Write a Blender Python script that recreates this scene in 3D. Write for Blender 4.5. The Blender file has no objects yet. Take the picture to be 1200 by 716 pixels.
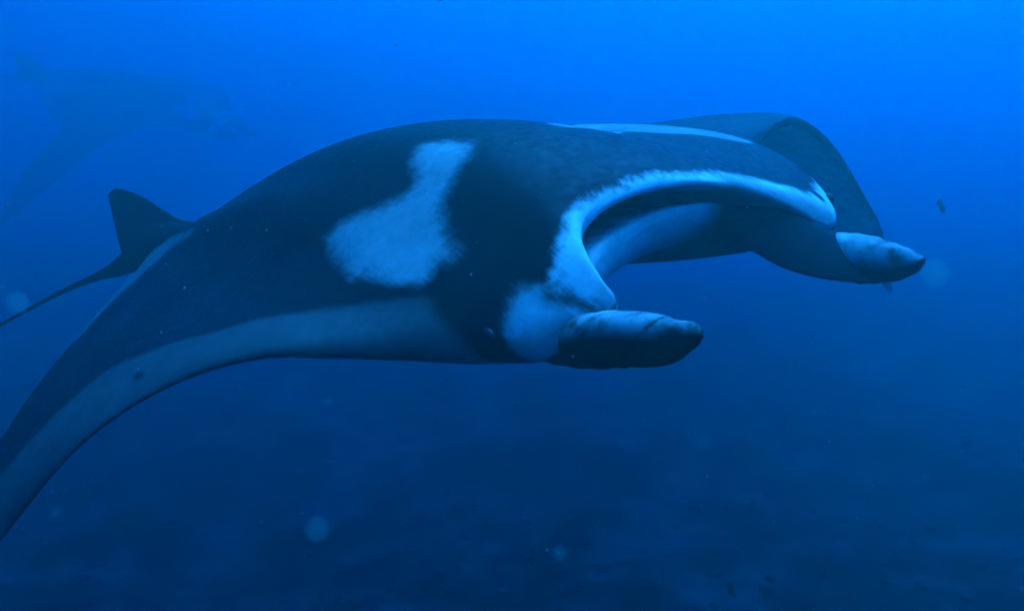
import bpy, bmesh, math, random
import numpy as np
from mathutils import Vector, Matrix, Euler

scene = bpy.context.scene
# ------------------------------------------------------------------ camera
PITCH = math.radians(-10.0)
cam_data = bpy.data.cameras.new('camera')
cam = bpy.data.objects.new('camera', cam_data)
scene.collection.objects.link(cam)
cam_data.sensor_width = 36.0
cam_data.lens = 30.0
cam_data.clip_start = 0.05
cam_data.clip_end = 500.0
cam.location = (0, 0, 0)
cam.rotation_euler = (math.radians(90) + PITCH, 0, 0)
scene.camera = cam
# ------------------------------------------------------------------ daylight above the sea
SUN_ELEV, SUN_AZ = math.radians(57), math.radians(30)      # azimuth clockwise from +Y (the view) towards +X
world = bpy.data.worlds.new('World')
scene.world = world
world.use_nodes = True
wn = world.node_tree
bg = wn.nodes['Background']
sky = wn.nodes.new('ShaderNodeTexSky')
sky.sky_type = 'NISHITA'
sky.sun_disc = False
sky.sun_elevation = SUN_ELEV
sky.sun_rotation = SUN_AZ
wn.links.new(sky.outputs['Color'], bg.inputs['Color'])
bg.inputs['Strength'].default_value = 0.12
sun_data = bpy.data.lights.new('sun', 'SUN')
sun_data.energy = 4.0
sun_data.angle = math.radians(40)
sun_data.color = (1.0, 0.97, 0.92)
sun = bpy.data.objects.new('sun', sun_data)
scene.collection.objects.link(sun)
sun_dir = Vector((math.sin(SUN_AZ) * math.cos(SUN_ELEV), math.cos(SUN_AZ) * math.cos(SUN_ELEV), math.sin(SUN_ELEV)))
sun.rotation_euler = sun_dir.to_track_quat('Z', 'Y').to_euler()
scene.view_settings.view_transform = 'Standard'
scene.view_settings.look = 'None'
scene.view_settings.exposure = 2.47
scene.view_settings.gamma = 1.0
scene.view_settings.use_curve_mapping = False
scene.render.engine = 'CYCLES'
scene.cycles.volume_bounces = 2
scene.cycles.max_bounces = 8
# sea water as one even volume round the camera and the whole place
WATER_DENSITY = 0.33
WATER_SCATTER = (0.003, 0.29, 0.20)
WATER_ABSORB = (0.002, 0.39, 0.79)
WATER_G = 0.79

# ------------------------------------------------------------------ helpers
def link_mesh(name, verts, faces, mat=None, parent=None, smooth=True):
    me = bpy.data.meshes.new(name)
    me.from_pydata([tuple(v) for v in verts], [], faces)
    me.update()
    if smooth:
        me.polygons.foreach_set('use_smooth', [True] * len(me.polygons))
    if mat:
        me.materials.append(mat)
    o = bpy.data.objects.new(name, me)
    scene.collection.objects.link(o)
    if parent:
        o.parent = parent
    return o

def catmull(pts, sub):
    """Catmull-Rom through rows of pts (n, k) -> dense rows, plus the station parameter."""
    pts = np.asarray(pts, float)
    n = len(pts)
    ext = np.vstack([2 * pts[0] - pts[1], pts, 2 * pts[-1] - pts[-2]])
    out, par = [], []
    for i in range(n - 1):
        p0, p1, p2, p3 = ext[i:i + 4]
        for k in range(sub):
            t = k / sub
            out.append(0.5 * ((2 * p1) + (-p0 + p2) * t + (2 * p0 - 5 * p1 + 4 * p2 - p3) * t * t
                              + (-p0 + 3 * p1 - 3 * p2 + p3) * t ** 3))
            par.append(i + t)
    out.append(pts[-1]); par.append(n - 1)
    return np.array(out), np.array(par)

# ------------------------------------------------------------------ manta ray
# spanwise stations in the animal's own frame (x its right, y forward, z up):
# leading edge / upper lip, lower lip, trailing edge, dorsal and ventral depth, mouth depth, upright mix
STATIONS = [
    ('tip', 2.0225, -1.3854, -1.1414, 2.0225, -1.3854, -1.1414, 2.042, -1.4453, -1.1699, 0.006, 0.006, 0, 0),
    ('n7', 1.5454, -1.0523, -0.6169, 1.5454, -1.0523, -0.6169, 1.5272, -1.4656, -0.6389, 0.02, 0.02, 0, 0),
    ('n6', 1.2165, -0.8756, -0.3213, 1.2165, -0.8756, -0.3213, 1.1427, -1.3575, -0.2727, 0.03, 0.012, 0, 0),
    ('n5', 1.0565, -0.6253, -0.1106, 1.0565, -0.6253, -0.1106, 0.9581, -1.5795, -0.1783, 0.02, 0.018, 0, 0),
    ('n4', 0.9224, -0.4664, -0.0166, 0.9224, -0.4664, -0.0166, 0.7904, -1.7322, -0.0969, 0.03, 0.022, 0, 0),
    ('n3', 0.8013, -0.3139, 0.0194, 0.8013, -0.3139, 0.0194, 0.673, -1.8627, -0.0494, 0.05, 0.026, 0, 0.2),
    ('n2', 0.6882, -0.1649, 0.0012, 0.6882, -0.1649, 0.0012, 0.5352, -1.9785, 0.0044, 0.1, 0.032, 0, 0.5),
    ('n1', 0.6041, -0.0651, -0.0189, 0.6041, -0.0651, -0.0189, 0.4443, -2.0492, 0.0449, 0.165, 0.04, 0, 0.8),
    ('e', 0.5427, 0.0022, -0.0349, 0.5427, 0.0022, -0.0349, 0.3995, -2.0734, 0.0703, 0.25, 0.05, 0, 1),
    ('c1', 0.4935, 0.0829, -0.0408, 0.4935, 0.0829, -0.0408, 0.3817, -2.0868, 0.0751, 0.26, 0.06, 0, 1),
    ('c2', 0.4362, 0.1293, 0.0028, 0.4362, 0.1293, 0.0028, 0.373, -2.0886, 0.0823, 0.26, 0.09, 0, 1),
    ('h1', 0.3935, 0.1575, 0.0233, 0.386, 0.1527, 0.0151, 0.3651, -2.0901, 0.0867, 0.25, 0.09, 0.02, 1),
    ('h1b', 0.3889, 0.1247, 0.0574, 0.3688, 0.1197, 0.04, 0.3556, -2.0968, 0.0906, 0.247, 0.12, 0.12, 1),
    ('h2', 0.3605, 0.0706, 0.0948, 0.3342, 0.0588, 0.073, 0.3461, -2.1035, 0.0946, 0.243, 0.155, 0.22, 1),
    ('h2b', 0.3125, 0.0335, 0.1279, 0.2922, 0.0349, 0.0894, 0.3365, -2.1102, 0.0986, 0.24, 0.155, 0.28, 1),
    ('h3', 0.2262, 0.029, 0.1549, 0.214, 0.0155, 0.1005, 0.3269, -2.1168, 0.1026, 0.237, 0.14, 0.32, 1),
    ('h3b', 0.1017, 0.0361, 0.1577, 0.0947, 0.016, 0.111, 0.3173, -2.1234, 0.1067, 0.232, 0.12, 0.34, 1),
    ('mid', -0.0257, 0.0515, 0.1401, -0.0315, 0.0274, 0.1041, 0.3044, -2.1282, 0.1132, 0.227, 0.09, 0.34, 1),
    ('h4', -0.1634, 0.0575, 0.0933, -0.1584, 0.0362, 0.0628, 0.2857, -2.1411, 0.1185, 0.222, 0.06, 0.3, 1),
    ('h4b', -0.2841, 0.0665, 0.035, -0.2797, 0.0452, 0.0062, 0.267, -2.1539, 0.1238, 0.22, 0.05, 0.2, 1),
    ('h5', -0.4001, 0.0746, -0.0331, -0.3992, 0.0653, -0.0486, 0.2489, -2.1665, 0.1262, 0.225, 0.05, 0.08, 1),
    ('fe', -0.5228, 0.0267, -0.0277, -0.5228, 0.0267, -0.0277, 0.2098, -2.2012, 0.1273, 0.235, 0.14, 0, 1),
    ('f0', -0.7413, -0.1611, -0.0012, -0.7413, -0.1611, -0.0012, 0.0575, -2.2001, 0.1366, 0.235, 0.12, 0, 0.8),
    ('f1', -1.0532, -0.5257, 0.0752, -1.0532, -0.5257, 0.0752, -0.7614, -1.8296, 0.1295, 0.12, 0.09, 0, 0.3),
    ('f2', -1.6782, -0.7586, 0.1125, -1.6782, -0.7586, 0.1125, -1.9203, -1.4863, 0.1142, 0.035, 0.05, 0, 0),
    ('f3', -2.1794, -0.8957, -0.0651, -2.1794, -0.8957, -0.0651, -2.4799, -1.4189, -0.1505, 0.05, 0.05, 0, 0),
    ('f4', -2.5597, -0.9558, -0.3857, -2.5597, -0.9558, -0.3857, -2.7213, -1.311, -0.5261, 0.03, 0.03, 0, 0),
    ('f5', -2.7166, -0.9717, -0.573, -2.7166, -0.9717, -0.573, -2.8069, -1.1842, -0.7216, 0.02, 0.02, 0, 0),
    ('ft', -2.8627, -1.0158, -0.9162, -2.8627, -1.0158, -0.9162, -2.8692, -1.0334, -0.9282, 0.006, 0.006, 0, 0)
]
MANTA_MATRIX = Matrix((
    (-0.74118, 0.64782, -0.17599, 0.3597),
    (-0.64958, -0.75827, -0.05548, 1.71565),
    (-0.16939, 0.0732, 0.98283, -0.20392),
    (0.0, 0.0, 0.0, 1.0)
))
SUB = 16
NT, NM, NB = 46, 20, 40
def unit(v):
    return v / np.maximum(np.linalg.norm(v, axis=-1, keepdims=True), 1e-9)

def hprof(t, a, b):
    m = a / (a + b)
    return (t ** a) * ((1 - t) ** b) / ((m ** a) * ((1 - m) ** b))

def manta_grid():
    raw = np.array([r[1:] for r in STATIONS], float)
    rows, par = catmull(raw, SUB)
    le, lel, te = rows[:, 0:3], rows[:, 3:6], rows[:, 6:9]
    tu, td, md, um = rows[:, 9], rows[:, 10], np.maximum(rows[:, 11], 0), np.clip(rows[:, 12], 0, 1)
    shut = (par <= 10.0) | (par >= 21.0)                  # no mouth outboard of the head fins
    lel[shut] = le[shut]; md[shut] = 0
    aa = .5 - .06 * np.clip((par - 9) / 2, 0, 1) * np.clip((22 - par) / 2, 0, 1)
    bb = .5 - .14 * np.clip((par - 10) / 2, 0, 1) * np.clip((21 - par) / 2, 0, 1)
    ba = np.full(len(rows), .85)
    hump = .55 * np.clip((par - 7) / 3, 0, 1) * np.clip((22 - par) / 3, 0, 1)
    mid = (le + te) / 2
    tan = np.gradient(mid, axis=0)
    up = unit(np.cross(tan, te - le))
    up[up[:, 2] < -2] *= -1
    z = np.zeros_like(up); z[:, 2] = 1
    up = unit(up * (1 - um[:, None]) + z * um[:, None])
    # smooth the up field along the span
    for _ in range(15):
        up[1:-1] = unit(up[:-2] + 2 * up[1:-1] + up[2:])
    G = []
    V = []
    for i in range(len(rows)):
        A, Lw, T, n = le[i], lel[i], te[i], up[i]
        w = 1 - np.cos(np.linspace(0, math.pi / 2, NT)[::-1])       # 1 -> 0, dense at the front
        t = w[:, None]
        top = A + (T - A) * t + n * (tu[i] * ((1 - hump[i]) * hprof(t, aa[i], ba[i]) + hump[i] * hprof(t, 1.0, 2.2)))
        fwd = unit(A - T)
        m = md[i]
        q = np.linspace(0, 1, NM + 2)[1:-1][:, None]
        # mouth lining: from the upper lip back to the throat and out to the lower lip
        throat = (A + Lw) / 2 - fwd * m
        gap = (A - Lw) * 0.5
        lining = (A + Lw) / 2 + gap * np.cos(q * math.pi) + (throat - (A + Lw) / 2) * np.sin(q * math.pi)
        w2 = 1 - np.cos(np.linspace(0, math.pi / 2, NB))
        t2 = w2[:, None]
        bot = Lw + (T - Lw) * t2 - n * (td[i] * hprof(t2, bb[i], 1.0))
        G.append(np.vstack([top, lining, bot[:-1]]))
    G = np.array(G)
    md = md.copy()
    # relax the skin along the span away from the lips so the back stays one smooth dome
    t = np.zeros(G.shape[1])
    t[:NT] = 1 - np.cos(np.linspace(0, math.pi / 2, NT)[::-1])
    t[NT + NM:] = (1 - np.cos(np.linspace(0, math.pi / 2, NB)))[:-1]
    wj = np.clip((t - .0008) / .06, 0, 1) ** .6
    wi = np.clip((par - 7.2) / 3.0, 0, 1) * np.clip((21.2 - par) / 2.2, 0, 1)
    wgt = wi[:, None] * wj[None]
    for _ in range(770):
        avg = (G[:-2] + G[2:]) / 2
        G[1:-1] += (avg - G[1:-1]) * wgt[1:-1][..., None] * .9
    return G, par

def manta_body():
    G, par = manta_grid()
    n, m, _ = G.shape
    verts = G.reshape(-1, 3)
    faces = []
    for i in range(n - 1):
        for j in range(m):
            j2 = (j + 1) % m
            faces.append((i * m + j, i * m + j2, (i + 1) * m + j2, (i + 1) * m + j))
    faces.append(tuple(range(m))[::-1])
    faces.append(tuple((n - 1) * m + j for j in range(m)))
    return G, par, verts, faces
class Soup:
    """collects pieces of one continuous skin"""
    def __init__(self):
        self.v, self.f, self.tag = [], [], []
    def add(self, verts, faces, tag):
        o = len(self.v)
        self.v.extend([tuple(float(c) for c in p) for p in verts])
        self.f.extend([tuple(i + o for i in f) for f in faces])
        self.tag.extend([tag] * len(verts))

def frames(c):
    tan = unit(np.gradient(c, axis=0))
    ref = np.array([0, 0, 1.0])
    a = unit(ref - tan * (tan @ ref)[:, None])
    b = np.cross(tan, a)
    return tan, a, b

def grid_faces(n, m, wrap):
    fs = []
    for i in range(n - 1):
        for j in range(m if wrap else m - 1):
            j2 = (j + 1) % m
            fs.append((i * m + j, i * m + j2, (i + 1) * m + j2, (i + 1) * m + j))
    return fs

def tube(points, sub=8, seg=28, squash=1.0):
    rows, _ = catmull(points, sub)
    c, r = rows[:, :3], np.maximum(rows[:, 3], .0015)
    tan, a, b = frames(c)
    ang = np.linspace(0, 2 * math.pi, seg, endpoint=False)
    V = c[:, None] + r[:, None, None] * (np.cos(ang)[None, :, None] * a[:, None] + squash * np.sin(ang)[None, :, None] * b[:, None])
    n = len(c)
    fs = grid_faces(n, seg, True)
    fs.append(tuple(range(seg))[::-1]); fs.append(tuple((n - 1) * seg + j for j in range(seg)))
    return V.reshape(-1, 3), fs

def rolled_lobe(points, start, hand, turns=1.9, root=0.0, thick=.006, edge=(.86, .60)):
    """a sheet rolled into a tapering scroll, its free end cut on the slant; returns also how far along each vertex lies"""
    rows, _ = catmull(points, 12)
    c, r = rows[:, :3], np.maximum(rows[:, 3], .004)
    arc = np.concatenate([[0], np.cumsum(np.linalg.norm(np.diff(c, axis=0), axis=1))]); arc /= arc[-1]
    tan, A, Bv = frames(c)
    def at(q):
        ip = lambda x: np.array([np.interp(q, arc, x[:, k]) for k in range(x.shape[1])]).T
        return ip(c), np.interp(q, arc, r), ip(A), ip(Bv)
    ns, na = 120, 60
    out = []
    for side in (0, 1):
        V = np.zeros((na, ns, 3))
        for si, s in enumerate(np.linspace(0, 1, ns)):
            th = start + hand * s * turns * 2 * math.pi
            lap = 1 / turns
            k = min(max((s - lap + .12) / .16, 0), 1); k = k * k * (3 - 2 * k)
            q0 = min(max((s - .16) / .30, 0), 1)
            e = (edge[0] + (edge[1] - edge[0]) * q0) * (1 - k) + k * .995
            a0 = root * (1 - math.cos(th)) / 2
            q = np.linspace(a0, e, na)
            cc, rr, aa, bb = at(q)
            rad = rr * (1 - .02 * s - .055 * k) - (thick if side else 0) + .0007 * np.sin(q * 34 + 9 * s) + .0010 * np.sin(3 * th + q * 9)
            rad = np.maximum(rad, .002)
            V[:, si] = cc + rad[:, None] * (math.cos(th) * aa + math.sin(th) * bb)
        out.append(V.reshape(-1, 3))
    f0 = grid_faces(na, ns, False)
    N = na * ns
    fs = list(f0) + [tuple(i + N for i in reversed(f)) for f in f0]
    rim = [i * ns for i in range(na)] + [(na - 1) * ns + j for j in range(1, ns)] + [i * ns + ns - 1 for i in range(na - 2, -1, -1)] + [j for j in range(ns - 2, 0, -1)]
    for p, q in zip(rim, rim[1:] + rim[:1]):
        fs.append((p, q, q + N, p + N))
    return np.vstack(out), fs

def foil_plate(pairs, thick, sub=8, seg=14, bulge=None):
    """thin lens-section plate through (front, rear) pairs, e.g. a fin"""
    rows, _ = catmull([tuple(a) + tuple(b) for a, b in pairs], sub)
    n = len(rows)
    V = []
    th = np.interp(np.linspace(0, 1, n), np.linspace(0, 1, len(thick)), thick)
    for i in range(n):
        a, b = rows[i, :3], rows[i, 3:]
        tangent = rows[min(i + 1, n - 1)] - rows[max(i - 1, 0)]
        nrm = unit(np.cross(b - a, (tangent[:3] + tangent[3:]) / 2))
        t = (1 - np.cos(np.linspace(0, math.pi, seg))) / 2
        prof = th[i] * np.sqrt(np.maximum(t * (1 - t) * 4, 0)) * (1 - .35 * t)
        off = np.zeros_like(t) if bulge is None else bulge * 4 * t * (1 - t)
        up = a + (b - a) * t[:, None] + nrm * (off + prof)[:, None]
        dn = a + (b - a) * t[:, None] + nrm * (off - prof)[:, None]
        V.append(np.vstack([up, dn[-2:0:-1]]))
    V = np.array(V); m = V.shape[1]
    fs = grid_faces(n, m, True)
    fs.append(tuple(range(m))[::-1]); fs.append(tuple((n - 1) * m + j for j in range(m)))
    return V.reshape(-1, 3), fs

NEAR_LOBE = [
    (0.4059, -0.0134, -0.0557, 0.03),
    (0.4337, 0.1081, -0.0302, 0.044),
    (0.4538, 0.2106, -0.0083, 0.044),
    (0.4499, 0.2792, -0.007, 0.0405),
    (0.445, 0.3023, -0.0051, 0.0365),
    (0.4414, 0.3234, 0.0002, 0.0265),
    (0.4381, 0.3441, 0.0055, 0.0175),
    (0.4343, 0.3561, 0.0066, 0.004)
]
FAR_LOBE = [
    (-0.3948, 0.0755, -0.095, 0.055),
    (-0.3915, 0.1137, -0.0994, 0.057),
    (-0.4021, 0.1631, -0.1041, 0.0535),
    (-0.4055, 0.2067, -0.1089, 0.044),
    (-0.4123, 0.2329, -0.1119, 0.036),
    (-0.4201, 0.2584, -0.1106, 0.022),
    (-0.4259, 0.2742, -0.1034, 0.004)
]
TAIL = [
    (0.3059, -1.8871, 0.0953, 0.06),
    (0.3334, -2.1084, 0.101, 0.075),
    (0.3867, -2.2952, 0.0536, 0.05),
    (0.4311, -2.4257, 0.0183, 0.03),
    (0.4699, -2.5809, -0.0076, 0.016),
    (0.5585, -2.897, -0.0697, 0.01),
    (0.7258, -3.3896, -0.1939, 0.007),
    (1.1175, -4.288, -0.4459, 0.004)
]
DORSAL_FIN = [
    ((0.2322, -1.8433, 0.1473), (0.4139, -2.3101, 0.0304)),
    ((0.283, -1.9839, 0.173), (0.4179, -2.3123, 0.0711)),
    ((0.3071, -2.0682, 0.2141), (0.4156, -2.3331, 0.1034)),
    ((0.3306, -2.1835, 0.2729), (0.4018, -2.3693, 0.196)),
    ((0.3554, -2.2932, 0.3094), (0.3933, -2.3892, 0.2638)),
    ((0.3708, -2.3482, 0.3198), (0.3864, -2.4073, 0.2992))
]
FAR_FLAP = [
    ((-0.2894, -0.1255, 0.0307), (-0.2548, -0.1142, -0.0122)),
    ((-0.2482, -0.0282, 0.0795), (-0.1835, -0.0111, -0.0204)),
    ((-0.2743, 0.0125, 0.0575), (-0.1789, 0.0287, -0.034)),
    ((-0.319, 0.0445, 0.0261), (-0.1949, 0.0783, -0.0688)),
    ((-0.37, 0.0723, -0.0184), (-0.2422, 0.1262, -0.1022)),
    ((-0.4172, 0.0942, -0.0529), (-0.3175, 0.1693, -0.1322)),
    ((-0.4429, 0.1088, -0.0768), (-0.3751, 0.1806, -0.1474))
]
FAR_NICK = (-0.3738, 0.1239, -0.0485)
NEAR_NICK = (0.4362, 0.1868, 0.0307)
def box_mesh(x0, x1, y0, y1, z0, z1):
    v = [(x, y, z) for x in (x0, x1) for y in (y0, y1) for z in (z0, z1)]
    f = [(0, 1, 3, 2), (4, 6, 7, 5), (0, 4, 5, 1), (2, 3, 7, 6), (0, 2, 6, 4), (1, 5, 7, 3)]
    return v, f
wm = bpy.data.materials.new('sea_water')
wm.use_nodes = True
wt = wm.node_tree
wt.nodes.remove(wt.nodes['Principled BSDF'])
pv = wt.nodes.new('ShaderNodeVolumePrincipled')
pv.inputs['Density'].default_value = WATER_DENSITY
pv.inputs['Color'].default_value = (*WATER_SCATTER, 1)
pv.inputs['Absorption Color'].default_value = (*WATER_ABSORB, 1)
pv.inputs['Anisotropy'].default_value = WATER_G
wt.links.new(pv.outputs['Volume'], wt.nodes['Material Output'].inputs['Volume'])
water = link_mesh('haze', *box_mesh(-60, 60, -40, 80, -4.8, 13), wm, smooth=False)
water['kind'] = 'stuff'
water['label'] = 'clear blue sea water filling the whole place'
# ------------------------------------------------------------------ node helpers
def new_mat(name):
    m = bpy.data.materials.new(name)
    m.use_nodes = True
    return m, m.node_tree, m.node_tree.nodes['Principled BSDF']

class NT_:
    def __init__(self, tree):
        self.t = tree
    def n(self, kind, **kw):
        node = self.t.nodes.new(kind)
        for k, v in kw.items():
            setattr(node, k, v)
        return node
    def l(self, a, b):
        self.t.links.new(a, b)
    def math(self, op, a, b=None, clamp=False):
        node = self.n('ShaderNodeMath', operation=op, use_clamp=clamp)
        for i, x in enumerate((a, b)):
            if x is None: continue
            if isinstance(x, (int, float)): node.inputs[i].default_value = x
            else: self.l(x, node.inputs[i])
        return node.outputs[0]
    def attr(self, name, out='Fac'):
        return self.n('ShaderNodeAttribute', attribute_name=name).outputs[out]
    def noise(self, vec, scale, detail=4, rough=.55):
        node = self.n('ShaderNodeTexNoise')
        node.inputs['Scale'].default_value = scale
        node.inputs['Detail'].default_value = detail
        node.inputs['Roughness'].default_value = rough
        if vec is not None: self.l(vec, node.inputs['Vector'])
        return node.outputs['Fac']
    def ramp(self, val, lo, hi, a=0.0, b=1.0):
        node = self.n('ShaderNodeMapRange', interpolation_type='SMOOTHSTEP')
        self.l(val, node.inputs['Value'])
        node.inputs['From Min'].default_value = lo; node.inputs['From Max'].default_value = hi
        node.inputs['To Min'].default_value = a; node.inputs['To Max'].default_value = b
        return node.outputs[0]
    def mix(self, fac, a, b):
        node = self.n('ShaderNodeMix', data_type='RGBA')
        if isinstance(fac, (int, float)): node.inputs[0].default_value = fac
        else: self.l(fac, node.inputs[0])
        for i, x in ((6, a), (7, b)):
            if isinstance(x, tuple): node.inputs[i].default_value = (*x, 1)
            else: self.l(x, node.inputs[i])
        return node.outputs[2]

def skin_material():
    m, tree, bsdf = new_mat('manta_skin')
    k = NT_(tree)
    obj = k.n('ShaderNodeTexCoord').outputs['Object']
    grid = k.attr('grid', 'Vector')
    mp = k.n('ShaderNodeVectorMath', operation='MULTIPLY')
    k.l(grid, mp.inputs[0]); mp.inputs[1].default_value = (9.0, .5, 1)
    streak = k.noise(mp.outputs[0], 1.0, 5, .65)
    broad = k.noise(obj, 7.0, 5, .6)
    fine = k.noise(obj, 55.0, 4, .6)
    grain = k.noise(obj, 260.0, 3, .6)
    wob = k.math('ADD', k.math('MULTIPLY', k.math('SUBTRACT', broad, .5), .055),
                 k.math('ADD', k.math('MULTIPLY', k.math('SUBTRACT', streak, .5), .032),
                        k.math('MULTIPLY', k.math('SUBTRACT', fine, .5), .024)))
    edge = k.attr('frill')                     # how ragged the colour border is here
    wob = k.math('MULTIPLY', wob, edge)
    pale = k.math('ADD', k.attr('pale'), wob)
    white = k.ramp(k.math('DIVIDE', pale, k.attr('soft')), -1.0, 1.15)
    dk = k.math('ADD', k.attr('mark'), k.math('MULTIPLY', wob, .22))
    marks = k.ramp(dk, -.006, .010)
    white = k.math('MULTIPLY', white, k.math('SUBTRACT', 1.0, marks), clamp=True)
    # back: near-black slate with faint cloudy mottling and a few pale nicks
    cloud = k.ramp(k.noise(obj, 3.2, 6, .62), .35, .75)
    dark = k.mix(cloud, (.003, .004, .006), (.014, .017, .022))
    nick = k.ramp(k.noise(obj, 34.0, 2, .5), .74, .80)
    dark = k.mix(k.math('MULTIPLY', nick, .14), dark, (.20, .22, .24))
    # belly and bands: chalky white, slightly blotched
    blot = k.ramp(k.noise(obj, 12.0, 6, .65), .30, .70)
    pale_c = k.mix(k.math('ADD', k.math('MULTIPLY', blot, .65), k.math('MULTIPLY', k.ramp(fine, .35, .65), .35)), (.60, .62, .65), (1.0, 1.0, 1.0))
    cm = k.n('ShaderNodeVectorMath', operation='SCALE')
    k.l(pale_c, cm.inputs[0]); k.l(k.attr('chalk'), cm.inputs['Scale'])
    pale_c = cm.outputs[0]
    lit_tone = k.attr('lit_tone')                      # lit top of the head fins, painted into their grey mottled skin
    tn = k.math('MULTIPLY', lit_tone, k.ramp(k.math('ADD', k.math('MULTIPLY', k.noise(obj, 16.0, 4, .6), .75), k.math('MULTIPLY', fine, .25)), .30, .58), clamp=True)
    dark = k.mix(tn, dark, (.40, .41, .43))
    col = k.mix(white, dark, pale_c)
    k.l(col, bsdf.inputs['Base Color'])
    k.l(k.ramp(fine, .3, .7, .42, .62), bsdf.inputs['Roughness'])
    bsdf.inputs['Specular IOR Level'].default_value = .05
    hgt = k.math('ADD', k.math('MULTIPLY', grain, .25), k.math('ADD', fine, k.math('MULTIPLY', streak, .25)))
    bp = k.n('ShaderNodeBump')
    bp.inputs['Strength'].default_value = .12
    bp.inputs['Distance'].default_value = .004
    k.l(hgt, bp.inputs['Height'])
    k.l(bp.outputs['Normal'], bsdf.inputs['Normal'])
    return m

# colour borders on the skin, in (station, profile row) coordinates of the body surface
PALE = [
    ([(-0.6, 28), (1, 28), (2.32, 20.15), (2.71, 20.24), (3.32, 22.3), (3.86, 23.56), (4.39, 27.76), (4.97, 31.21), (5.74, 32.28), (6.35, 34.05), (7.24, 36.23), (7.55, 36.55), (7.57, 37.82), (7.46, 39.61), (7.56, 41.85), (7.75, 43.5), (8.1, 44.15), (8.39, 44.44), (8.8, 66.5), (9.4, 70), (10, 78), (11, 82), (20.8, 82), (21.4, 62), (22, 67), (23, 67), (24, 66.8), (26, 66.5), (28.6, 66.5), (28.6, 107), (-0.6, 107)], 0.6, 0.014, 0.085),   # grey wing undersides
    ([(5.68, 32.4), (6.32, 34.3), (7.2, 36.5), (7.55, 37.12), (7.44, 38.78), (7.37, 41.5), (7.19, 43.42), (6.04, 42.85), (5.4, 40.91)], 0.3, 0.014, 0.12),   # paler wing root
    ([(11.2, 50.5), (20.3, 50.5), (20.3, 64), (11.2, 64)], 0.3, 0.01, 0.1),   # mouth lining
    ([(-0.6, 67.5), (9, 67.5), (9.6, 70), (10.2, 84), (20.8, 86), (22, 74), (22, 107), (-0.6, 107)], 0.3, 0.02, 0.55),   # white belly
    ([(21.8, 76), (22.5, 74), (23.2, 73), (24, 72.5), (26, 72), (28.6, 72), (28.6, 107), (21.8, 107)], 0.2, 0.01, 0.95),   # white far wing underside
    ([(10.9, 65), (17.2, 65), (17.2, 72), (16.6, 84), (13, 88), (11, 84), (10.6, 74)], 0.4, 0.045, 0.7),   # white throat and chin
    ([(13.82, 28.57), (12.87, 26.25), (11.71, 26.3), (10.86, 27.43), (9.92, 27.61), (9.02, 27.38), (8.02, 26.04), (7.47, 26.29), (7.06, 28.32), (6.96, 31.05), (7.23, 33.6), (7.56, 35.65), (7.98, 34.7), (8.47, 33.64), (8.59, 34.36), (9.18, 33.39), (8.96, 32.74), (9.59, 31.08), (10.21, 29.78), (11.45, 29.29), (12.85, 29.72), (13.55, 29.28)], 1, 0.024, 0.47),   # near shoulder patch
    ([(10.5, 45.2), (10.28, 40.46), (10.15, 38.96), (10.61, 38.34), (11.09, 38.02), (11.55, 37.9), (12.08, 38.26), (12.74, 38.85), (13.39, 39.47), (14.23, 40.41), (14.84, 40.94), (15.36, 41.15), (15.84, 41.33), (16.69, 41.53), (17.3, 40.44), (18, 39.35), (18.65, 38.77), (19.31, 38.57), (19.91, 39.16), (20.19, 39.95), (21, 40), (21.6, 41), (21.6, 47), (20.9, 49), (20, 49), (18, 49), (16, 49), (12, 49), (11, 47)], 1, 0.016, 0.95),   # upper lip band
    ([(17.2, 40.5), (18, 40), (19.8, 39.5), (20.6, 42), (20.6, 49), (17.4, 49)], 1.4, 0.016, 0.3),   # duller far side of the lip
    ([(9.03, 38.68), (9.47, 38.28), (9.71, 38.92), (9.7, 39.88), (9.94, 41.28), (10.15, 42.74), (10.3, 46), (10.2, 66), (9.4, 70), (8.6, 71), (8.46, 43.04), (8.4, 41.8), (8.52, 40.41), (8.67, 39.59)], 0.8, 0.016, 0.26),   # near cheek
    ([(8.99, 38.7), (9.41, 38.25), (9.72, 38.75), (9.73, 40.04), (9.97, 41.48), (10.06, 42.79), (9.56, 42.27), (9.19, 42.47), (8.75, 42.47), (8.44, 42.75), (8.36, 41.59), (8.64, 39.81)], 1, 0.014, 1),   # white cheek blaze
    ([(16.62, 28.83), (21.86, 22.19), (21.89, 23.37), (21.93, 24.55), (21.94, 25.83), (21.98, 27.13), (22.01, 28.53), (22.09, 30.04), (22.8, 33.08), (22.9, 36.41), (21.96, 34.65), (21.84, 34.45), (21.69, 32.86), (21.64, 31.44), (21.58, 29.97), (21.46, 28.61), (21.39, 27.33), (21.38, 26.1), (21.41, 24.91), (17.25, 30.09), (16.52, 30.48), (16.39, 29.39)], 0.15, 0.006, 0.35),   # far shoulder patch
    ([(4.01, -1), (4.01, 2.87), (4.84, 2.64), (5.74, 3.85), (6.54, 6.65), (7.03, 9.07), (7.43, 11.23), (7.43, -1)], 1.3, 0.016, 0.18),   # trailing edge rim
    ([(10.75, 46), (10.75, 43.2), (11.15, 43.2), (11.15, 46)], 0.1, 0.006, 0.98),   # lip corner
]
MARKS = [
    [(7.98, 40.49), (8.38, 40.21), (8.44, 40.8), (8.33, 41.58), (8.38, 42.84), (8.2, 67), (7.8, 67), (7.69, 42.57)],
    [(9.73, 39.04), (9.86, 40.06), (10.11, 41.15), (10.39, 42.6), (10.39, 43.35), (10.25, 42.89), (9.97, 41.48), (9.68, 40.23), (9.58, 39.37)],
]
SPOTS = [(3.97, 32.24, .013), (20.64, 40.55, .020)]
EYES = [(8.11, 42.04, .015), (21.1, 42.6, .013)]


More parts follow.
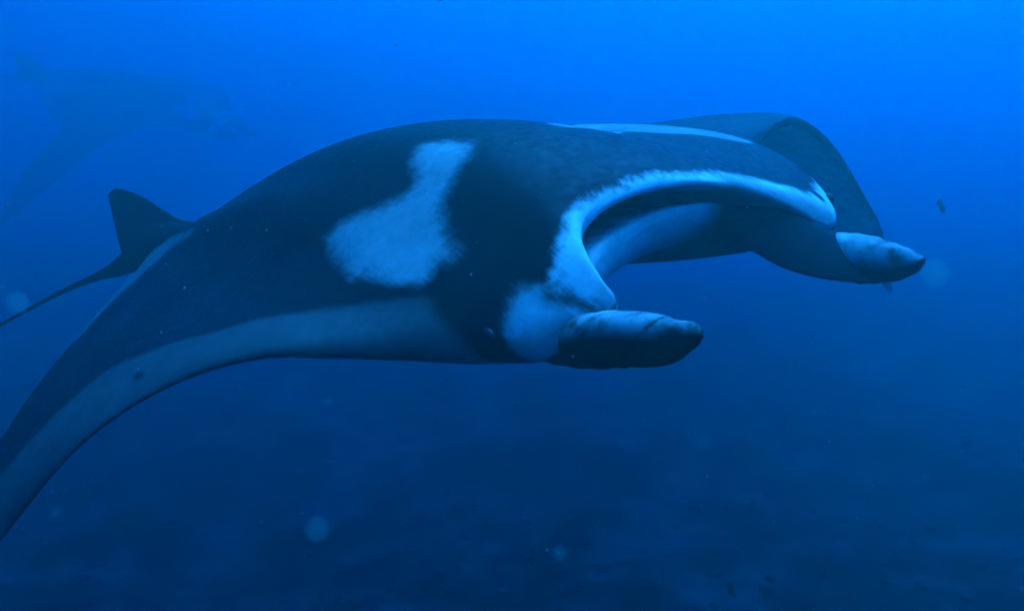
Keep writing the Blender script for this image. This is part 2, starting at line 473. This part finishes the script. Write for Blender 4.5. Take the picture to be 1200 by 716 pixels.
def grid_point(G, u, v):
    n, m, _ = G.shape
    x = np.clip(np.asarray(u) * SUB, 0, n - 1.001); y = np.clip(np.asarray(v), 0, m - 1.001)
    i, j = x.astype(int), y.astype(int)
    a, b = (x - i)[..., None], (y - j)[..., None]
    return (G[i, j] * (1 - a) + G[i + 1, j] * a) * (1 - b) + (G[i, j + 1] * (1 - a) + G[i + 1, j + 1] * a) * b

def border_field(G, par, poly):
    """signed distance in metres along the skin to the border of a patch, positive inside"""
    n, m, _ = G.shape
    U, Vv = np.meshgrid(par, np.arange(m, dtype=float), indexing='ij')
    p = np.array(poly, float)
    q = np.roll(p, -1, axis=0)
    inside = np.zeros(U.shape, bool)
    for (x1, y1), (x2, y2) in zip(p, q):
        if y1 == y2: continue
        c = (y1 > Vv) != (y2 > Vv)
        inside ^= c & (U < (x2 - x1) * (Vv - y1) / (y2 - y1) + x1)
    t = np.linspace(0, 1, 14, endpoint=False)[None, :, None]
    line = (p[:, None] + (q - p)[:, None] * t).reshape(-1, 2)
    L3 = grid_point(G, line[:, 0], line[:, 1])
    X = G.reshape(-1, 3)
    d = np.full(len(X), 9.0)
    for s in range(0, len(L3), 40):
        d = np.minimum(d, np.sqrt(((X[:, None] - L3[None, s:s + 40]) ** 2).sum(-1)).min(1))
    d = d.reshape(U.shape)
    return np.where(inside, d, -d)

def set_attr(me, name, data, kind='FLOAT'):
    a = me.attributes.new(name, kind, 'POINT')
    a.data.foreach_set('value' if kind == 'FLOAT' else 'vector', np.asarray(data, np.float32).ravel())

def weld(me, dist):
    bm = bmesh.new(); bm.from_mesh(me)
    bmesh.ops.remove_doubles(bm, verts=bm.verts, dist=dist)
    bmesh.ops.recalc_face_normals(bm, faces=bm.faces)
    bm.to_mesh(me); bm.free()
    me.polygons.foreach_set('use_smooth', [True] * len(me.polygons)); me.update()

def build_manta():
    G, par, verts, faces = manta_body()
    n, m, _ = G.shape
    pale = np.full((n, m), -9.0); frill = np.ones((n, m)); mark = np.full((n, m), -9.0); chalk = np.full((n, m), .5); soft = np.full((n, m), .01)
    for poly, fr, sf, ck in PALE:
        fld = border_field(G, par, poly)
        over = np.where(pale < -.03, (fld > pale) * 1.0, np.clip((fld + .012) / .045, 0, 1))   # a later patch lies over an earlier one
        frill += (fr - frill) * over; soft += (sf - soft) * over; chalk += (ck - chalk) * over
        pale = np.maximum(pale, fld)
    for poly in MARKS:
        mark = np.maximum(mark, border_field(G, par, poly))
    for u, v, r in SPOTS:
        c = grid_point(G, np.array(u), np.array(v))
        dv = G - c
        run = unit(G[:, :1] - G[:, NT - 1:NT])                     # chordwise: the spot is drawn out along it
        dv = dv - run * (dv * run).sum(-1, keepdims=True) * .6
        mark = np.maximum(mark, r - np.linalg.norm(dv, axis=-1))
    U, Vv = np.meshgrid(par, np.arange(m, dtype=float), indexing='ij')
    A = dict(pale=[pale.ravel()], frill=[frill.ravel()], mark=[mark.ravel()], lit_tone=[np.zeros(n * m)], chalk=[chalk.ravel()], soft=[soft.ravel()],
             grid=[np.stack([U, Vv, 0 * U], -1).reshape(-1, 3)])
    sp = Soup()
    sp.add(verts, faces, 0)
    def piece(vf, pl=-9.0, lit_tone=0.0, g=3.0):
        v, f = vf
        v = np.asarray(v)
        sp.add(v, f, 1)
        N = len(v)
        A['pale'].append(np.broadcast_to(pl(v) if callable(pl) else pl, (N,)))
        A['lit_tone'].append(np.broadcast_to(lit_tone(v) if callable(lit_tone) else lit_tone, (N,)))
        A['frill'].append(np.full(N, .4)); A['mark'].append(np.full(N, -9.0)); A['chalk'].append(np.full(N, .8)); A['soft'].append(np.full(N, .01))
        A['grid'].append(np.asarray(v) * np.array([9.0, 9.0, 9.0]) * g)
    # near head fin: top light painted as grey on its upper turn, a chalk-white nick at the root
    nl = np.array(NEAR_LOBE); fl = np.array(FAR_LOBE)
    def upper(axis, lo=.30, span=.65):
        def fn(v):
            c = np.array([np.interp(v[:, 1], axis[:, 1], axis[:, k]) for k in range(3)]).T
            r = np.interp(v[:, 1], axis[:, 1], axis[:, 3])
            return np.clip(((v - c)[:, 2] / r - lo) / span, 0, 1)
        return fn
    piece(rolled_lobe(NEAR_LOBE, math.radians(250), 1), lit_tone=upper(nl), pl=lambda v: .020 - np.linalg.norm(v - np.array(NEAR_NICK), axis=1))
    piece(rolled_lobe(FAR_LOBE, math.radians(285), -1, root=.36, edge=(.96, .95)), lit_tone=upper(fl, -.15, .6), pl=lambda v: .011 - np.linalg.norm(v - np.array(FAR_NICK), axis=1))  # far head fin: upper turn painted paler, as if lit from above
    piece(foil_plate(FAR_FLAP, (.016, .02, .02, .018)))
    piece(tube(TAIL, squash=.8))
    piece(foil_plate(DORSAL_FIN, (.045, .03, .022, .012, .005)))
    o = link_mesh('manta_ray', sp.v, sp.f, skin_material())
    me = o.data
    for k in ('pale', 'frill', 'mark', 'lit_tone', 'chalk', 'soft'):
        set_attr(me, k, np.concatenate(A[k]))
    set_attr(me, 'grid', np.vstack(A['grid']), 'FLOAT_VECTOR')
    weld(me, .0005)
    o.matrix_world = MANTA_MATRIX
    return o, G

manta, G = build_manta()
manta['label'] = 'large black and white manta ray gliding through the foreground'
manta['category'] = 'manta ray'
manta['group'] = 'manta rays'

def ellipsoid(r, nu=20, nv=12):
    v = [(0, 0, r[2])]
    for i in range(1, nv):
        th = math.pi * i / nv
        for j in range(nu):
            ph = 2 * math.pi * j / nu
            v.append((r[0] * math.sin(th) * math.cos(ph), r[1] * math.sin(th) * math.sin(ph), r[2] * math.cos(th)))
    v.append((0, 0, -r[2]))
    f = [(0, 1 + j, 1 + (j + 1) % nu) for j in range(nu)]
    for i in range(nv - 2):
        for j in range(nu):
            a, b = 1 + i * nu + j, 1 + i * nu + (j + 1) % nu
            f.append((a, a + nu, b + nu, b))
    e = len(v) - 1
    f += [(e, 1 + (nv - 2) * nu + (j + 1) % nu, 1 + (nv - 2) * nu + j) for j in range(nu)]
    return v, f

em, et, eb = new_mat('wet_eye')
eb.inputs['Base Color'].default_value = (.012, .013, .016, 1)
eb.inputs['Roughness'].default_value = .3
for u, v_, r in EYES:
    c = grid_point(G, np.array(u), np.array(v_))
    e = link_mesh('eye', *ellipsoid((r * .55, r, r)), em, manta)
    e.location = c
# ------------------------------------------------------------------ second ray, far off in the haze
far_ray = manta.copy()
scene.collection.objects.link(far_ray)
far_ray.matrix_world = (Matrix.Translation((-6.9, 21.0, 0.7)) @ Matrix.Rotation(math.radians(18), 4, 'Y')
                        @ Matrix.Rotation(math.radians(46), 4, 'Z') @ MANTA_MATRIX.to_3x3().to_4x4() @ Matrix.Scale(2.0, 4))
far_ray['label'] = 'second manta ray far behind at upper left, a dim shape fading into the blue'
far_ray['category'] = 'manta ray'
far_ray['group'] = 'manta rays'

# ------------------------------------------------------------------ sea bed
from mathutils import noise as mnoise
def bed_height(x, y):
    p = Vector((x * .16, y * .16, 3.1))
    h = -2.75 + .42 * mnoise.fractal(p, .9, 2.0, 4)
    q = Vector((x * 1.1, y * 1.1, 7.7))
    h += .16 * abs(mnoise.fractal(q, .8, 2.1, 4)) - .04
    return h + .012 * max(x, -10) + .008 * max(y, 0)

def warp(n, lo, hi, centre, tight):
    t = np.linspace(-1, 1, n)
    w = np.sinh(t * tight) / math.sinh(tight)
    return np.where(w < 0, centre + w * (centre - lo), centre + w * (hi - centre))
XS = warp(220, -58, 58, 0.5, 4.0)
YS = warp(220, -38, 78, 6.0, 4.0)
bv = [(float(x), float(y), bed_height(x, y)) for y in YS for x in XS]
nx = len(XS)
bf = [(j * nx + i, j * nx + i + 1, (j + 1) * nx + i + 1, (j + 1) * nx + i) for j in range(len(YS) - 1) for i in range(nx - 1)]
bm_, bt_, bb_ = new_mat('reef_bed')
k = NT_(bt_)
pos = k.n('ShaderNodeTexCoord').outputs['Object']
base = k.mix(k.ramp(k.noise(pos, 1.6, 7, .68), .42, .70), (.006, .007, .007), (.055, .055, .050))
fleck = k.ramp(k.noise(pos, 7.5, 5, .7), .63, .72)
fleck = k.math('MULTIPLY', fleck, k.ramp(k.noise(pos, .8, 3, .6), .50, .62))
base = k.mix(fleck, base, (.16, .155, .14))
k.l(base, bb_.inputs['Base Color'])
bb_.inputs['Roughness'].default_value = .95
bb_.inputs['Specular IOR Level'].default_value = .05
bp_ = k.n('ShaderNodeBump'); bp_.inputs['Distance'].default_value = .08; bp_.inputs['Strength'].default_value = .8
k.l(k.noise(pos, 5.0, 8, .7), bp_.inputs['Height']); k.l(bp_.outputs['Normal'], bb_.inputs['Normal'])
bed = link_mesh('seabed', bv, bf, bm_)
bed['kind'] = 'structure'
bed['label'] = 'dark rubbly sea bed sloping away under the manta ray'

# broken coral rubble lying on the bed
rng = random.Random(11)
ico_v, ico_f = ellipsoid((1, 1, 1), 7, 4)
rv, rf, rc = [], [], []
for _ in range(2600):
    y = rng.uniform(2.5, 17); x = rng.uniform(-.75, .75) * (y + 2)
    s = rng.uniform(.010, .038) * (1.6 if rng.random() < .06 else 1)
    if mnoise.noise(Vector((x * .7, y * .7, 1.3))) < -.15: continue
    e = Euler((rng.uniform(-.6, .6), rng.uniform(-.6, .6), rng.uniform(0, 6.3))).to_matrix()
    sx, sy, sz = s * rng.uniform(.7, 1.9), s * rng.uniform(.6, 1.1), s * rng.uniform(.3, .8)
    o = len(rv); z = bed_height(x, y)
    for v in ico_v:
        j = rng.uniform(.72, 1.25)
        p = e @ Vector((v[0] * sx * j, v[1] * sy * j, v[2] * sz * j))
        rv.append((x + p.x, y + p.y, z + p.z + sz * .2))
    rf.extend([tuple(i + o for i in f) for f in ico_f])
    rc.extend([rng.random()] * len(ico_v))
rm, rt, rb = new_mat('coral_rubble')
k = NT_(rt)
rnd = k.attr('pick')
c1 = k.mix(k.ramp(rnd, .80, 1.0), (.016, .016, .015), (.15, .145, .13))
k.l(k.mix(k.ramp(k.noise(k.n('ShaderNodeTexCoord').outputs['Object'], 22, 4, .6), .4, .65), c1, (.03, .03, .028)), rb.inputs['Base Color'])
rb.inputs['Roughness'].default_value = .95
rb.inputs['Specular IOR Level'].default_value = .05
rub = link_mesh('coral_rubble', rv, rf, rm, smooth=False)
set_attr(rub.data, 'pick', rc)
rub['kind'] = 'stuff'
rub['label'] = 'small broken coral rubble strewn over the dark sea bed'

# ------------------------------------------------------------------ drifting plankton
def cam_point(px, py, d):
    """place a drifting thing by bearing and distance from the diver"""
    a = Vector(((px - 600) / 1000 * d, d, (358 - py) / 1000 * d))
    return Matrix.Rotation(PITCH, 3, 'X') @ a

def jelly(name, density, col):
    m = bpy.data.materials.new(name); m.use_nodes = True
    t = m.node_tree
    t.nodes.remove(t.nodes['Principled BSDF'])
    v = t.nodes.new('ShaderNodeVolumePrincipled')
    v.inputs['Density'].default_value = density
    v.inputs['Color'].default_value = (*col, 1)
    t.links.new(v.outputs['Volume'], t.nodes['Material Output'].inputs['Volume'])
    return m
jm = jelly('plankton_jelly', 13.0, (.25, .62, .55))
jm_small = jelly('plankton_jelly_dense', 8.0, (.25, .62, .55))
BLOBS = [
    (372, 620, .75, .0115, 'largest pale round plankton blob drifting low above the dark seabed'),
    (20, 355, 1.9, .023, 'pale plankton blob under the tail tip at the left edge'),
    (1095, 320, 1.7, .027, 'faint plankton blob just beyond the tip of the far head fin'),
    (385, 471, .8, .0055, 'small plankton blob below the near wing'),
    (656, 648, .8, .008, 'faint plankton blob near the bottom, below the near head fin'),
    (825, 517, .9, .008, 'faint plankton blob in open water below and right of the near head fin'),
    (66, 600, .7, .006, 'small plankton blob at lower left beside the wing'),
]
for px, py, d, r, lab in BLOBS:
    b = link_mesh('plankton_blob', *ellipsoid((r, r, r * 1.08), 24, 16), jm if d > 1.2 else jm_small)
    b.location = cam_point(px, py, d)
    b['label'] = lab; b['category'] = 'plankton'; b['group'] = 'plankton blobs'

# a dark two-lobed shred of weed right of the head fins
wm_, wt_, wb_ = new_mat('drifting_weed')
wb_.inputs['Base Color'].default_value = (.05, .06, .05, 1)
wb_.inputs['Roughness'].default_value = .8
wv, wf = [], []
for (cx, cz, rx, rz, tilt) in ((-.008, .014, .011, .013, .3), (.007, -.012, .010, .014, -.4), (0, 0, .006, .012, .6)):
    v0, f0 = ellipsoid((rx, rx * .5, rz), 12, 8)
    o = len(wv); ca, sa = math.cos(tilt), math.sin(tilt)
    wv += [(cx + x * ca + z * sa, y, cz - x * sa + z * ca) for x, y, z in v0]
    wf += [tuple(i + o for i in f) for f in f0]
wd = link_mesh('drifting_weed', wv, wf, wm_)
wd.location = cam_point(1103, 242, 5.2); wd.scale = (1.6, 1.6, 1.6)
wd['label'] = 'tiny dark shred of weed drifting right of the far head fin'
wd['category'] = 'weed'

# marine snow: countless tiny motes
sv, sf = [], []
tet_v, tet_f = ellipsoid((1, 1, 1), 6, 4)
for _ in range(1100):
    d = rng.uniform(.9, 6.0)
    p = Vector((rng.uniform(-.75, .75) * d, d, rng.uniform(-.5, .45) * d))
    r = (.0004 + .0014 * rng.random() ** 4) * (d ** .5)
    o = len(sv)
    sv += [(p.x + v[0] * r, p.y + v[1] * r, p.z + v[2] * r) for v in tet_v]
    sf += [tuple(i + o for i in f) for f in tet_f]
sm, st_, sb = new_mat('marine_snow')
sb.inputs['Base Color'].default_value = (.45, .50, .50, 1)
sb.inputs['Roughness'].default_value = .9
snow = link_mesh('marine_snow', sv, sf, sm)
snow['kind'] = 'stuff'
snow['label'] = 'fine pale marine snow suspended in the water'
